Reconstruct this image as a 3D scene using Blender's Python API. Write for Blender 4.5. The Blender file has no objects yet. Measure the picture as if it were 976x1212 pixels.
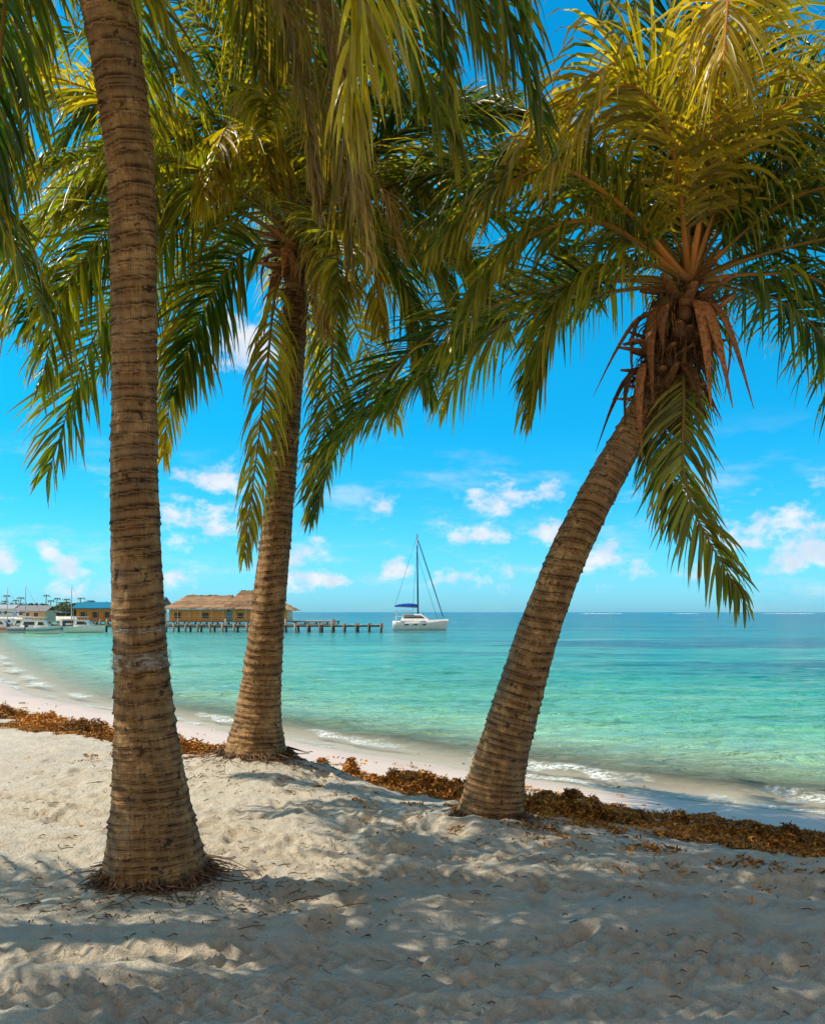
import bpy, math, random
import numpy as np
from mathutils import Vector
random.seed(7); rng=np.random.default_rng(11)
scene=bpy.context.scene
WATER=-0.5

# ------------------------------------------------------------ helpers
class MB:
    def __init__(s): s.v=[];s.f=[];s.c=[];s.n=0
    def add(s,verts,faces,col=(1,1,1)):
        verts=np.asarray(verts,dtype=float).reshape(-1,3)
        s.v.append(verts)
        if isinstance(faces,np.ndarray): s.f.extend((faces+s.n).tolist())
        else:
            for f in faces: s.f.append(tuple(int(i)+s.n for i in f))
        col=np.asarray(col,dtype=float)
        if col.ndim==1: col=np.tile(col[:3],(len(verts),1))
        s.c.append(col); s.n+=len(verts)
    def box(s,cx,cy,cz,sx,sy,sz,col=(1,1,1),rot=0.0):
        a=[(x,y,z) for x in(-.5,.5) for y in(-.5,.5) for z in(-.5,.5)]
        c,q=math.cos(rot),math.sin(rot)
        vs=[(cx+x*sx*c-y*sy*q,cy+x*sx*q+y*sy*c,cz+z*sz) for x,y,z in a]
        s.add(vs,[(0,1,3,2),(4,6,7,5),(0,4,5,1),(2,3,7,6),(0,2,6,4),(1,5,7,3)],col)
    def tube(s,pts,rad,col=(1,1,1),n=6,flat=1.0):
        pts=np.asarray(pts,float); k=len(pts)
        rad=np.broadcast_to(np.asarray(rad,float),(k,))
        T=np.gradient(pts,axis=0); T/=np.linalg.norm(T,axis=1)[:,None]+1e-9
        ref=np.array([0,0,1.]) if abs(T[0,2])<.9 else np.array([1.,0,0])
        S=np.cross(np.tile(ref,(k,1)),T);S=S/(np.linalg.norm(S,axis=1)[:,None]+1e-9)
        for i in range(1,k):
            if S[i]@S[i-1]<0: S[i]=-S[i]
        U=np.cross(S,T);a=np.arange(n)*2*math.pi/n
        vs=pts[:,None,:]+rad[:,None,None]*(np.cos(a)[None,:,None]*S[:,None,:]+flat*np.sin(a)[None,:,None]*U[:,None,:])
        i=np.arange(k-1)[:,None]*n;j=np.arange(n)[None,:];j2=(j+1)%n
        fs=np.stack([i+j,i+j2,i+n+j2,i+n+j],-1).reshape(-1,4)
        base=s.n
        s.add(vs,fs,col)
        s.f.append(tuple(base+q for q in range(n))[::-1]); s.f.append(tuple(base+(k-1)*n+q for q in range(n)))
    def obj(s,name,mat,parent=None,smooth=True):
        me=bpy.data.meshes.new(name)
        V=np.concatenate(s.v); C=np.concatenate(s.c)
        me.from_pydata(V.tolist(),[],s.f)
        at=me.attributes.new('Col','FLOAT_COLOR','POINT')
        at.data.foreach_set('color',np.concatenate([C,np.ones((len(C),1))],1).ravel().astype(np.float32))
        if smooth: me.polygons.foreach_set('use_smooth',[True]*len(me.polygons))
        me.materials.append(mat); me.update()
        o=bpy.data.objects.new(name,me); scene.collection.objects.link(o)
        if parent: o.parent=parent
        return o
def empty(name):
    e=bpy.data.objects.new(name,None); scene.collection.objects.link(e); return e
def spline(P,n):
    P=np.asarray(P,float); k=len(P)
    Q=np.vstack([2*P[0]-P[1],P,2*P[-1]-P[-2]])
    t=np.linspace(0,k-1-1e-6,n);i=t.astype(int);u=(t-i)[:,None]
    a,b,c,d=Q[i],Q[i+1],Q[i+2],Q[i+3]
    return .5*((2*b)+(-a+c)*u+(2*a-5*b+4*c-d)*u*u+(-a+3*b-3*c+d)*u**3)
_tab=rng.random((256,256))
def vnoise(x,y):
    x=np.asarray(x,float);y=np.asarray(y,float)
    xi=np.floor(x).astype(int);yi=np.floor(y).astype(int);fx=x-xi;fy=y-yi
    fx=fx*fx*(3-2*fx);fy=fy*fy*(3-2*fy)
    g=lambda a,b:_tab[a%256,b%256]
    return (g(xi,yi)*(1-fx)+g(xi+1,yi)*fx)*(1-fy)+(g(xi,yi+1)*(1-fx)+g(xi+1,yi+1)*fx)*fy
def fbm(x,y,o=4):
    r=0;a=.5
    for i in range(o): r=r+a*vnoise(x*2**i+17*i,y*2**i+31*i);a*=.5
    return r

# ------------------------------------------------------------ node helpers
def newmat(name):
    m=bpy.data.materials.new(name);m.use_nodes=True
    nt=m.node_tree;nt.nodes.clear();return m,nt
class G:
    def __init__(s,nt): s.nt=nt
    def n(s,t,**k):
        x=s.nt.nodes.new(t)
        for a,b in k.items(): setattr(x,a,b)
        return x
    def l(s,a,b): s.nt.links.new(a,b)
    def set(s,inp,v):
        if isinstance(v,bpy.types.NodeSocket): s.l(v,inp)
        elif v is not None: inp.default_value=v
    def math(s,op,a,b=None,c=None,clamp=False):
        x=s.n('ShaderNodeMath',operation=op);x.use_clamp=clamp
        s.set(x.inputs[0],a)
        if b is not None: s.set(x.inputs[1],b)
        if c is not None: s.set(x.inputs[2],c)
        return x.outputs[0]
    def mix(s,f,a,b,blend='MIX'):
        x=s.n('ShaderNodeMix',data_type='RGBA',blend_type=blend)
        s.set(x.inputs[0],f)
        s.set(x.inputs[6],a if isinstance(a,bpy.types.NodeSocket) else (*a,1))
        s.set(x.inputs[7],b if isinstance(b,bpy.types.NodeSocket) else (*b,1))
        return x.outputs[2]
    def ramp(s,f,stops,interp='LINEAR'):
        x=s.n('ShaderNodeValToRGB');cr=x.color_ramp;cr.interpolation=interp
        while len(cr.elements)<len(stops): cr.elements.new(.5)
        for e,(p,c) in zip(cr.elements,stops):
            e.position=p;e.color=(*c,1) if not isinstance(c,(int,float)) else (c,c,c,1)
        s.set(x.inputs[0],f);return x.outputs[0]
    def mr(s,v,a,b,c=0,d=1,smooth=True):
        x=s.n('ShaderNodeMapRange');x.interpolation_type='SMOOTHSTEP' if smooth else 'LINEAR'
        s.set(x.inputs[0],v)
        for i,q in enumerate((a,b,c,d)): x.inputs[i+1].default_value=q
        return x.outputs[0]
    def noise(s,vec,scale,detail=4,rough=.55,dist=0):
        x=s.n('ShaderNodeTexNoise');x.inputs['Scale'].default_value=scale
        x.inputs['Detail'].default_value=detail;x.inputs['Roughness'].default_value=rough
        x.inputs['Distortion'].default_value=dist
        if vec is not None: s.l(vec,x.inputs['Vector'])
        return x.outputs[0]
    def mapping(s,vec,scale=(1,1,1),loc=(0,0,0),rot=(0,0,0)):
        x=s.n('ShaderNodeMapping');s.l(vec,x.inputs[0])
        x.inputs['Scale'].default_value=scale;x.inputs['Location'].default_value=loc
        x.inputs['Rotation'].default_value=rot;return x.outputs[0]
    def attr(s,name,o='Fac'): return s.n('ShaderNodeAttribute',attribute_name=name).outputs[o]
    def bump(s,h,strength,dist,normal=None):
        x=s.n('ShaderNodeBump');x.inputs['Strength'].default_value=strength
        x.inputs['Distance'].default_value=dist;s.l(h,x.inputs['Height'])
        if normal is not None: s.l(normal,x.inputs['Normal'])
        return x.outputs[0]
    def bsdf(s,col,rough=.6,normal=None,spec=.5,**k):
        x=s.n('ShaderNodeBsdfPrincipled')
        s.set(x.inputs['Base Color'],col if isinstance(col,bpy.types.NodeSocket) else (*col,1))
        s.set(x.inputs['Roughness'],rough);s.set(x.inputs['Specular IOR Level'],spec)
        if normal is not None: s.l(normal,x.inputs['Normal'])
        for a,b in k.items(): s.set(x.inputs[a],b)
        return x.outputs[0]
    def out(s,sh):
        o=s.n('ShaderNodeOutputMaterial');s.l(sh,o.inputs[0])

# ------------------------------------------------------------ materials
def m_leaf():
    m,nt=newmat('palm_leaf');g=G(nt)
    c=g.attr('Col','Color')
    a=g.bsdf(c,.34,None,.6)
    t=g.n('ShaderNodeBsdfTranslucent')
    y=g.n('ShaderNodeVectorMath',operation='MULTIPLY');g.l(c,y.inputs[0]);y.inputs[1].default_value=(2.3,2.35,.35)
    g.l(y.outputs[0],t.inputs[0])
    mx=g.n('ShaderNodeMixShader');mx.inputs[0].default_value=.46;g.l(a,mx.inputs[1]);g.l(t.outputs[0],mx.inputs[2])
    g.out(mx.outputs[0]);return m
def m_col(name,rough=.7,spec=.3,ns=30,amt=.35,bump=.3,bd=.01,stretch=(1,1,1)):
    m,nt=newmat(name);g=G(nt)
    c=g.attr('Col','Color');p=g.mapping(g.n('ShaderNodeNewGeometry').outputs['Position'],stretch)
    n=g.noise(p,ns,4,.6)
    x=g.n('ShaderNodeVectorMath',operation='SCALE');g.l(c,x.inputs[0]);g.l(g.mr(n,.3,.7,1-amt,1+amt),x.inputs['Scale'])
    g.out(g.bsdf(x.outputs[0],rough,g.bump(n,bump,bd),spec));return m
def m_trunk():
    m,nt=newmat('palm_bark');g=G(nt)
    ring=g.attr('ring');uv=g.attr('tuv','Vector');p=g.n('ShaderNodeNewGeometry').outputs['Position']
    cr=g.noise(g.mapping(uv,(26,3.0,26)),2,5,.7)      # vertical cracks
    fine=g.noise(g.mapping(uv,(2.5,38,2.5)),2,5,.7)      # fine horizontal ridges
    blot=g.noise(p,6.5,6,.72)
    col=g.ramp(blot,[(.37,(.10,.042,.015)),(.5,(.32,.155,.055)),(.61,(.64,.37,.15))])
    col=g.mix(g.mr(fine,.38,.55,.65,0),col,(.075,.033,.013))
    col=g.mix(g.mr(cr,.53,.61,0,.7),col,(.045,.022,.010))
    rr=g.ramp(ring,[(0,(.95,)*3),(.12,(.7,)*3),(.24,(0,)*3),(.88,(.0,)*3),(1,(.6,)*3)])
    brk=g.mr(g.noise(p,9,3,.6),.36,.60,.25,1)
    col=g.mix(g.math('MULTIPLY',rr,brk),col,(.035,.017,.008))
    col=g.mix(g.math('MULTIPLY',g.mr(ring,.15,.4,0,.35),g.mr(ring,.9,.6,0,1)),col,(.66,.40,.18))
    gry=g.noise(g.mapping(p,(1,1,.6)),2.2,4,.6)
    col=g.mix(g.mr(gry,.54,.70,0,.35),col,(.36,.27,.18))
    sp=g.noise(p,14,3,.6)
    col=g.mix(g.mr(sp,.62,.68,0,.8),col,(.03,.015,.007))
    h=g.math('ADD',g.math('MULTIPLY',fine,.8),g.math('MULTIPLY',cr,-1.0))
    g.out(g.bsdf(col,.78,g.bump(h,1.0,.022),.25));return m
def m_sand():
    m,nt=newmat('sand');g=G(nt)
    p=g.n('ShaderNodeNewGeometry').outputs['Position'];d=g.attr('sd')
    n1=g.noise(p,1.1,5,.6);n2=g.noise(p,55,3,.7);n3=g.noise(p,9,5,.65);n4=g.noise(p,300,2,.7)
    col=g.ramp(n1,[(.3,(.74,.63,.48)),(.7,(.86,.76,.61))])
    col=g.mix(g.mr(n3,.35,.7,0,.4),col,(.55,.45,.33))
    col=g.mix(g.mr(n2,.59,.71,0,.5),col,(.28,.20,.13))
    col=g.mix(g.mr(n4,.62,.70,0,.5),col,(.24,.18,.12))
    wn=g.math('ADD',d,g.math('MULTIPLY',g.math('SUBTRACT',g.noise(p,.7,3),.5),1.0))
    wet=g.mr(wn,1.2,2.3,1,0)
    col=g.mix(wet,col,(.68,.52,.42))
    vw=g.mr(wn,.1,.8,1,0)
    col=g.mix(g.math('MULTIPLY',vw,.6),col,(.50,.39,.30))
    rough=g.math('SUBTRACT',.95,g.math('MULTIPLY',wet,.45))
    h=g.math('ADD',g.math('MULTIPLY',n2,.6),g.math('ADD',g.math('MULTIPLY',n3,1.3),g.math('MULTIPLY',n4,.25)))
    b=g.n('ShaderNodeBump');b.inputs['Distance'].default_value=.045;g.l(h,b.inputs['Height'])
    g.l(g.math('SUBTRACT',.98,g.math('MULTIPLY',wet,.88)),b.inputs['Strength'])
    g.out(g.bsdf(col,rough,b.outputs[0],.2));return m
def m_water():
    m,nt=newmat('sea_water');g=G(nt)
    p=g.n('ShaderNodeNewGeometry').outputs['Position'];d=g.attr('sd')   # positive seaward
    big=g.noise(g.mapping(p,(.035,.10,1)),1,4,.6)
    dd=g.math('ADD',d,g.math('MULTIPLY',g.math('SUBTRACT',big,.5),g.mr(d,3,40,4,30)))
    f=g.math('DIVIDE',g.math('LOGARITHM',g.math('MAXIMUM',dd,1.0),10),3.0)
    col=g.ramp(f,[(0,(.55,.60,.40)),(.14,(.36,.58,.35)),(.27,(.16,.49,.29)),(.40,(.055,.39,.265)),(.52,(.014,.28,.235)),(.62,(.003,.18,.20)),(.78,(.001,.105,.155)),(1,(.001,.11,.175))])
    gr=g.noise(g.mapping(p,(.03,.11,1),(3.2,1.4,0)),1,4,.6)
    gm=g.math('MULTIPLY',g.mr(gr,.49,.58,0,.85),g.mr(d,14,30,0,1))
    col=g.mix(gm,col,(.001,.06,.09))
    mott=g.noise(g.mapping(p,(.10,.42,1)),1,8,.8)
    dk=g.math('MULTIPLY',g.mr(mott,.36,.52,.85,0),g.mr(d,1.5,7,.3,1))
    col=g.mix(dk,col,g.mix(.65,col,(.001,.12,.13)))
    col=g.mix(g.mr(mott,.52,.66,0,.45),col,(.36,.60,.40))
    w1=g.noise(g.mapping(p,(1.0,2.6,1),rot=(0,0,.25)),1.2,5,.65,.4)
    w0=g.noise(g.mapping(p,(.22,.7,1),rot=(0,0,.1)),1.0,4,.65,.3)
    h=g.math('ADD',w1,g.math('MULTIPLY',w0,3.0))
    nb=g.bump(h,1.0,.36)
    foamn=g.noise(p,16,4,.75);fl=g.noise(p,1.1,4,.6)
    ed=g.math('ADD',d,g.math('MULTIPLY',g.math('SUBTRACT',fl,.5),1.5))
    e1=g.math('MULTIPLY',g.mr(ed,-.1,.02,0,1),g.mr(ed,.12,.32,1,0))
    e2=g.math('MULTIPLY',g.mr(ed,.6,.72,0,1),g.mr(ed,.80,1.4,1,0))
    brk=g.mr(g.noise(p,.45,3,.6),.42,.58,.2,1)
    e=g.math('MULTIPLY',g.math('MULTIPLY',g.math('ADD',e1,e2),brk),g.mr(foamn,.39,.55,0,1),clamp=True)
    wc=g.math('MULTIPLY',g.mr(g.noise(g.mapping(p,(.5,2.2,1),(5,1,0)),1.3,5,.7),.66,.74,0,.55),g.mr(d,3,8,0,1))
    e=g.math('MAXIMUM',e,wc)
    col=g.mix(e,col,(.84,.87,.84))
    sh=g.bsdf(col,g.math('ADD',.16,g.math('MULTIPLY',e,.6)),nb,.18)
    tr=g.n('ShaderNodeBsdfTransparent');tr.inputs[0].default_value=(.95,.98,.94,1)
    al=g.mr(d,-.05,4.2,.08,1.0);al=g.math('MAXIMUM',al,e)
    mx=g.n('ShaderNodeMixShader');g.l(al,mx.inputs[0]);g.l(tr.outputs[0],mx.inputs[1]);g.l(sh,mx.inputs[2])
    g.out(mx.outputs[0]);return m
def m_tape():
    m,nt=newmat('clear_plastic_wrap');g=G(nt)
    p=g.n('ShaderNodeNewGeometry').outputs['Position'];n=g.noise(g.mapping(p,(8,8,22)),2,5,.7)
    s=g.bsdf((.42,.40,.36),.14,g.bump(n,.8,.01),.8)
    tr=g.n('ShaderNodeBsdfTransparent');mx=g.n('ShaderNodeMixShader')
    g.l(g.mr(n,.44,.64,.04,.65),mx.inputs[0]);g.l(tr.outputs[0],mx.inputs[1]);g.l(s,mx.inputs[2]);g.out(mx.outputs[0]);return m
LEAF=m_leaf();BARK=m_trunk();SAND=m_sand();SEA=m_water();TAPE=m_tape()
FIB=m_col('palm_fibre',.8,.2,40,.45,.5,.01)
NUT=m_col('coconut_husk',.6,.3,14,.3,.3,.006)
WEED=m_col('seaweed',.75,.25,25,.5,.2,.01)
PAINT=m_col('painted_gelcoat',.3,.5,3,.06,.05,.01)
WOOD=m_col('weathered_wood',.8,.2,6,.3,.3,.02)
THATCH=m_col('thatch',.9,.1,3,.4,.8,.12,(6,6,1))
FOL=m_col('distant_foliage',.7,.2,1,.4,.1,.01)

# ------------------------------------------------------------ shoreline and ground
SHORE=np.array([(3000,-2200),(60,-34),(22,-6),(12,3.4),(7.5,6.9),(4.25,9.15),(1.38,11.0),(-3.6,16),(-7,19.4),(-11.2,24),(-30,60),(-60,120),(-85,200),(-104,300),(-150,380),(-600,700),(-4000,1800)],float)
def chaik(P,k):
    for _ in range(k):
        a=P[:-1]*.75+P[1:]*.25;b=P[:-1]*.25+P[1:]*.75
        P=np.vstack([P[:1],np.stack([a,b],1).reshape(-1,2),P[-1:]])
    return P
SH=chaik(SHORE,2)
def sdist(x,y):
    """signed distance to shoreline, positive = sea side"""
    best=np.full(x.shape,1e18);sg=np.ones(x.shape)
    for a,b in zip(SH[:-1],SH[1:]):
        e=b-a;L=e@e
        t=np.clip(((x-a[0])*e[0]+(y-a[1])*e[1])/L,0,1)
        dx=x-a[0]-t*e[0];dy=y-a[1]-t*e[1];q=dx*dx+dy*dy
        cr=dx*e[1]-dy*e[0]
        m=q<best;best=np.where(m,q,best);sg=np.where(m,np.where(cr>0,1,-1),sg)
    return np.sqrt(best)*sg
PB=[(-1.53,5.3),(-1.5,8.5),(.6,6.8)]
def gz(x,y,detail=False):
    x=np.asarray(x,float);y=np.asarray(y,float)
    d=-sdist(x,y)+(fbm(x*.9+3,y*.9)-.47)*.5*np.exp(-((x)**2+(y-9)**2)/300)
    z=np.interp(d,[-500,-40,-10,-3,0,.8,1.6,2.4,2.9,3.4,4.2,6,20,200],[-7,-3.5,-1.7,-.85,-.5,-.43,-.35,-.28,-.20,-.07,0,0.0,.03,.5])
    z=z+.22*np.exp(-(((x+1.55)/1.1)**2+((y-8.5)/.8)**2))
    for a,b in PB: z=z+.05*np.exp(-(((x-a)/.5)**2+((y-b)/.5)**2))
    dry=np.clip((d-2.4)/1.2,0,1)
    z=z+dry*(fbm(x*.7,y*.7,3)-.44)*.13
    return z
def axis(fine0,fine1,step,far,g=1.09):
    a=list(np.arange(fine0,fine1,step));s=step;x=fine1
    while x<far: a.append(x);s*=g;x+=s
    a.append(far);s=step;x=fine0-step;b=[]
    while x>-far: b.append(x);s*=g;x-=s
    b.append(-far);return np.array(b[::-1]+a)
def gridmesh(name,xs,ys,zf,mat,sdf,keep=None):
    X,Y=np.meshgrid(xs,ys);Z=zf(X,Y);nx,ny=len(xs),len(ys)
    V=np.stack([X,Y,Z],-1).reshape(-1,3)
    idx=np.arange(nx*ny).reshape(ny,nx)
    F=np.stack([idx[:-1,:-1],idx[:-1,1:],idx[1:,1:],idx[1:,:-1]],-1).reshape(-1,4)
    S=sdf(X,Y).ravel()
    if keep is not None: F=F[(S[F]>keep).any(1)]
    me=bpy.data.meshes.new(name)
    me.vertices.add(len(V));me.vertices.foreach_set('co',V.ravel())
    me.loops.add(F.size);me.loops.foreach_set('vertex_index',F.ravel())
    me.polygons.add(len(F));me.polygons.foreach_set('loop_start',np.arange(0,F.size,4));me.polygons.foreach_set('loop_total',np.full(len(F),4))
    me.update(calc_edges=True)
    at=me.attributes.new('sd','FLOAT','POINT');at.data.foreach_set('value',S.astype(np.float32))
    me.polygons.foreach_set('use_smooth',[True]*len(F))
    me.materials.append(mat);o=bpy.data.objects.new(name,me);scene.collection.objects.link(o);return o
def ground_z(X,Y):
    Z=gz(X,Y);d=-sdist(X,Y);near=np.clip((d-2.2)/1.0,0,1)
    Z=Z+near*((fbm(X*3.2,Y*3.2,3)-.44)*.085+(fbm(X*10,Y*10,3)-.44)*.042)
    r=np.random.default_rng(5)
    m=(np.abs(X)<7)&(Y>2)&(Y<14)
    xs=X[m];ys=Y[m];zz=np.zeros(xs.shape)
    for i in range(520):
        cx=r.uniform(-5,6);cy=2.6+9*r.random()**1.4;a=r.uniform(0,math.pi)
        s=(np.abs(xs-cx)<.5)&(np.abs(ys-cy)<.5);xx=xs[s];yy=ys[s]
        u=(xx-cx)*math.cos(a)+(yy-cy)*math.sin(a);w=-(xx-cx)*math.sin(a)+(yy-cy)*math.cos(a)
        q=(u/.13)**2+(w/.055)**2
        zz[s]-=r.uniform(.016,.042)*np.exp(-q*q)-.014*np.exp(-((np.sqrt(q)-1.5)/.4)**2)
    def track(c,s,w,amp,fr):
        t=c;in_=np.exp(-(t/w)**6)
        ch=np.abs(((s*fr+np.abs(t)*fr*.9)%1)-.5)*2
        return in_*(-.010+amp*(ch-.5))+.004*np.exp(-((np.abs(t)-w*1.25)/.03)**2)
    for (y0,k,q) in [(3.85,.05,.0),(4.22,.05,.0),(3.55,-.03,.02),(5.5,-.42,.03),(5.9,-.42,.03)]:
        zz+=track(ys-(y0+k*xs+q*xs**2+.04*np.sin(xs*1.3)),xs,.12,.040,9)
    for (x0,k,q) in [(-.75,.18,.03),(-.38,.18,.03)]:
        yy=ys-5
        zz+=np.where(ys<7.0,track(xs-(x0+k*yy+q*yy**2),ys,.10,.036,8),0)
    out=Z.copy();out[m]=out[m]+zz*near[m];return out
ground=gridmesh('sand_beach_ground',axis(-3.4,3.6,.022,4500,1.06),axis(3.1,8.4,.022,4500,1.06),ground_z,SAND,lambda x,y:-sdist(x,y))
def water_z(X,Y):
    s=sdist(X,Y);n=fbm(X*.35,Y*.35,3);z=np.full(X.shape,WATER)
    for c,a,w in((.95,.045,.22),(2.6,.055,.35),(4.6,.06,.5)):
        t=(s-c-(n-.45)*1.6)/w;z=z+a*np.exp(-t*t)*np.clip(n*2-.3,0,1)
    fade=np.exp(-np.abs(s)/60)*np.clip(s/3,0,1);z=z+fade*.18*(fbm(X*.7+Y*.15,Y*1.7,5)-.48)
    return z
gridmesh('sea_water',axis(-9,9,.09,4400,1.05),axis(8,24,.09,4400,1.04),water_z,SEA,sdist,keep=-1.2)

# ------------------------------------------------------------ palms
GREEN=np.array([.036,.092,.012]);OLIVE=np.array([.135,.165,.016]);YEL=np.array([.42,.32,.03]);DEAD=np.array([.36,.26,.16]);DRY=np.array([.42,.27,.06])
def frond(mb,pts,col,lmax=.62,nl=84,grav=.16,side=None,ang=(56,20),width=.0138,curl=0,stem=(.30,.20,.045),r0=.026,start=.16,dihed=.25):
    n=40;P=spline(pts,n)
    seg=np.linalg.norm(np.diff(P,axis=0),axis=1);s=np.concatenate([[0],np.cumsum(seg)]);L=s[-1];s/=L
    T=np.gradient(P,axis=0);T/=np.linalg.norm(T,axis=1)[:,None]
    S=np.zeros_like(P)
    S0=np.cross(T[0],[0,0,1.]) if side is None else np.array(side,float)
    if np.linalg.norm(S0)<.2: S0=np.array([1.,0.2,0])
    for i in range(n):
        S0=S0-T[i]*(S0@T[i]);S0/=np.linalg.norm(S0);S[i]=S0
    U=np.cross(S,T)
    if side is None and U[2:8,2].mean()<0: U=-U
    rad=np.interp(s,[0,.06,.2,1],[r0*1.7,r0,r0*.7,.004])
    mb.tube(P,rad,np.array(stem)*random.uniform(.8,1.15),6,.7)
    nl=int(nl*1.2)
    for sgn in(-1,1):
        t=np.linspace(start,.995,nl)+rng.normal(0,.003,nl);t=np.clip(t,0,1)
        gp=rng.uniform(.2,1,3);gw=rng.uniform(.004,.018,3)
        drop=(rng.random(nl)>.05)&(np.abs(t[:,None]-gp[None])>gw[None]).all(1);t=t[drop];k=len(t)
        at=lambda A:np.stack([np.interp(t,s,A[:,j]) for j in range(3)],1)
        p=at(P);tt=at(T);ss=at(S)*sgn;uu=at(U)
        q=(t-start)/(1-start)
        ln=lmax*1.12*np.interp(q,[0,.12,.35,.7,.9,1],[.55,.85,1,.85,.55,.32])*rng.uniform(.75,1.12,k)
        a=np.radians(np.interp(q,[0,1],ang)+rng.normal(0,6,k))
        d=np.cos(a)[:,None]*tt+np.sin(a)[:,None]*ss+(dihed+rng.normal(0,.13,k))[:,None]*uu
        d/=np.linalg.norm(d,axis=1)[:,None]
        m=5;pos=[p];dirs=[d];g=grav*1.25*rng.uniform(.4,1.7,k)
        kink=rng.random(k)<.12
        for j in range(m):
            pos.append(pos[-1]+dirs[-1]*(ln/m)[:,None])
            gg=g*(1+.35*j);gg=np.where(kink&(j==2),gg+.9,gg)
            nd=dirs[-1]+gg[:,None]*np.array([0,0,-1.])+rng.normal(0,.025+curl,(k,3))
            dirs.append(nd/np.linalg.norm(nd,axis=1)[:,None])
        pos=np.stack(pos,1);dirs=np.stack(dirs,1)
        w=tt[:,None,:]-dirs*(tt[:,None,:]*dirs).sum(-1,keepdims=True)
        w+=.3*rng.normal(0,1,(k,1,3));w-=dirs*(w*dirs).sum(-1,keepdims=True);w/=np.linalg.norm(w,axis=-1,keepdims=True)+1e-9
        nr=np.cross(dirs,w)
        prof=np.array([.5,1,1,.8,.5,.04])*width
        prof=prof[None,:,None]*rng.uniform(.75,1.2,(k,1,1))
        A=pos+w*prof;B=pos+nr*prof*.45;C=pos-w*prof
        V=np.stack([A,B,C],2).reshape(-1,3)
        base=(np.arange(k)*(m+1)*3)[:,None]+(np.arange(m)*3)[None,:]
        base=base.reshape(-1)
        F=np.concatenate([np.stack([base,base+1,base+4,base+3],1),np.stack([base+1,base+2,base+5,base+4],1)])
        cc=np.array(col)[None,None,:]*rng.uniform(.45,1.55,(k,1,1))
        tipf=np.linspace(0,1,m+1)[None,:,None]**2*rng.uniform(.0,.9,(k,1,1))
        cc=cc*(1-tipf)+DRY*.9*tipf
        yf=(rng.random((k,1,1))<.13)*.6;cc=cc*(1-yf)+YEL*yf
        Cc=np.repeat(cc[:,:,None,:],3,2).reshape(-1,3)
        mb.add(V,F,Cc)
def arc(P0,az,el,L,droop,sway=0):
    pts=[np.array(P0,float)];p=np.array(P0,float);n=7
    for i in range(n):
        t=(i+.5)/n;e=math.radians(el-droop*t**1.4);a=math.radians(az+sway*t)
        p=p+L/n*np.array([math.cos(e)*math.cos(a),math.cos(e)*math.sin(a),math.sin(e)]);pts.append(p.copy())
    return pts
def trunk(name,pts,parent,seed,rbump=1.0):
    r=np.random.default_rng(seed)
    P=np.array(pts,float);c=spline(P,400);L=np.concatenate([[0],np.cumsum(np.linalg.norm(np.diff(c[:,:3],axis=0),axis=1))])
    K=int(L[-1]/.010);s=np.linspace(0,L[-1],K);c=np.stack([np.interp(s,L,c[:,j]) for j in range(4)],1)
    b=[0]
    while b[-1]<L[-1]+.5: b.append(b[-1]+r.uniform(.035,.095)*(.75 if b[-1]<1 else 1))
    b=np.array(b);nseg=56;th=np.arange(nseg)*2*math.pi/nseg
    T=np.gradient(c[:,:3],axis=0);T/=np.linalg.norm(T,axis=1)[:,None]
    Sx=np.array([1.,0,0])-T*T[:,:1];Sx/=np.linalg.norm(Sx,axis=1)[:,None];Sy=np.cross(T,Sx)
    TH,SS=np.meshgrid(th,s)
    ph=SS+.022*np.sin(TH+r.uniform(0,6)+SS*.9)+.007*np.sin(2*TH+SS*3)+.016*(vnoise(np.cos(TH)*1.7+9+seed,np.sin(TH)*1.7+SS*4)-.5)
    ph=np.clip(ph,0,None)
    i=np.clip(np.searchsorted(b,ph,side='right')-1,0,len(b)-2);f=(ph-b[i])/(b[i+1]-b[i])
    saw=(1-f)**1.5*.007+ .004*np.exp(-((f-.03)/.06)**2)
    amp=np.array([.2+1.4*_tab[k%256,3] for k in range(len(b)+2)])[i]
    base=np.clip(1-SS/.9,0,1)
    R=c[:,3][:,None]+saw*amp*rbump-.004
    R=R*(1+.07*(vnoise(np.cos(TH)*1.4+5,np.sin(TH)*1.4+SS*1.3)-.5)*2*(.5+base))
    R=R+(vnoise(np.cos(TH)*9+40,np.sin(TH)*9+SS*16+40)-.5)*.012
    R=R+base**3*.03*np.abs(np.sin(TH*6+vnoise(np.cos(TH)*2,SS*5)*5))
    V=c[:,None,:3]+R[...,None]*(np.cos(TH)[...,None]*Sx[:,None,:]+np.sin(TH)[...,None]*Sy[:,None,:])
    idx=np.arange(K*nseg).reshape(K,nseg);n2=np.roll(idx,-1,1)
    F=np.stack([idx[:-1],n2[:-1],n2[1:],idx[1:]],-1).reshape(-1,4)
    me=bpy.data.meshes.new(name);me.from_pydata(V.reshape(-1,3).tolist(),[],F.tolist())
    a=me.attributes.new('ring','FLOAT','POINT');a.data.foreach_set('value',f.ravel().astype(np.float32))
    a=me.attributes.new('tuv','FLOAT_VECTOR','POINT')
    uv=np.stack([np.cos(TH)*.3,SS,np.sin(TH)*.3],-1);a.data.foreach_set('vector',uv.ravel().astype(np.float32))
    me.polygons.foreach_set('use_smooth',[True]*len(F));me.materials.append(BARK)
    o=bpy.data.objects.new(name,me);scene.collection.objects.link(o);o.parent=parent;return o
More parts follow.
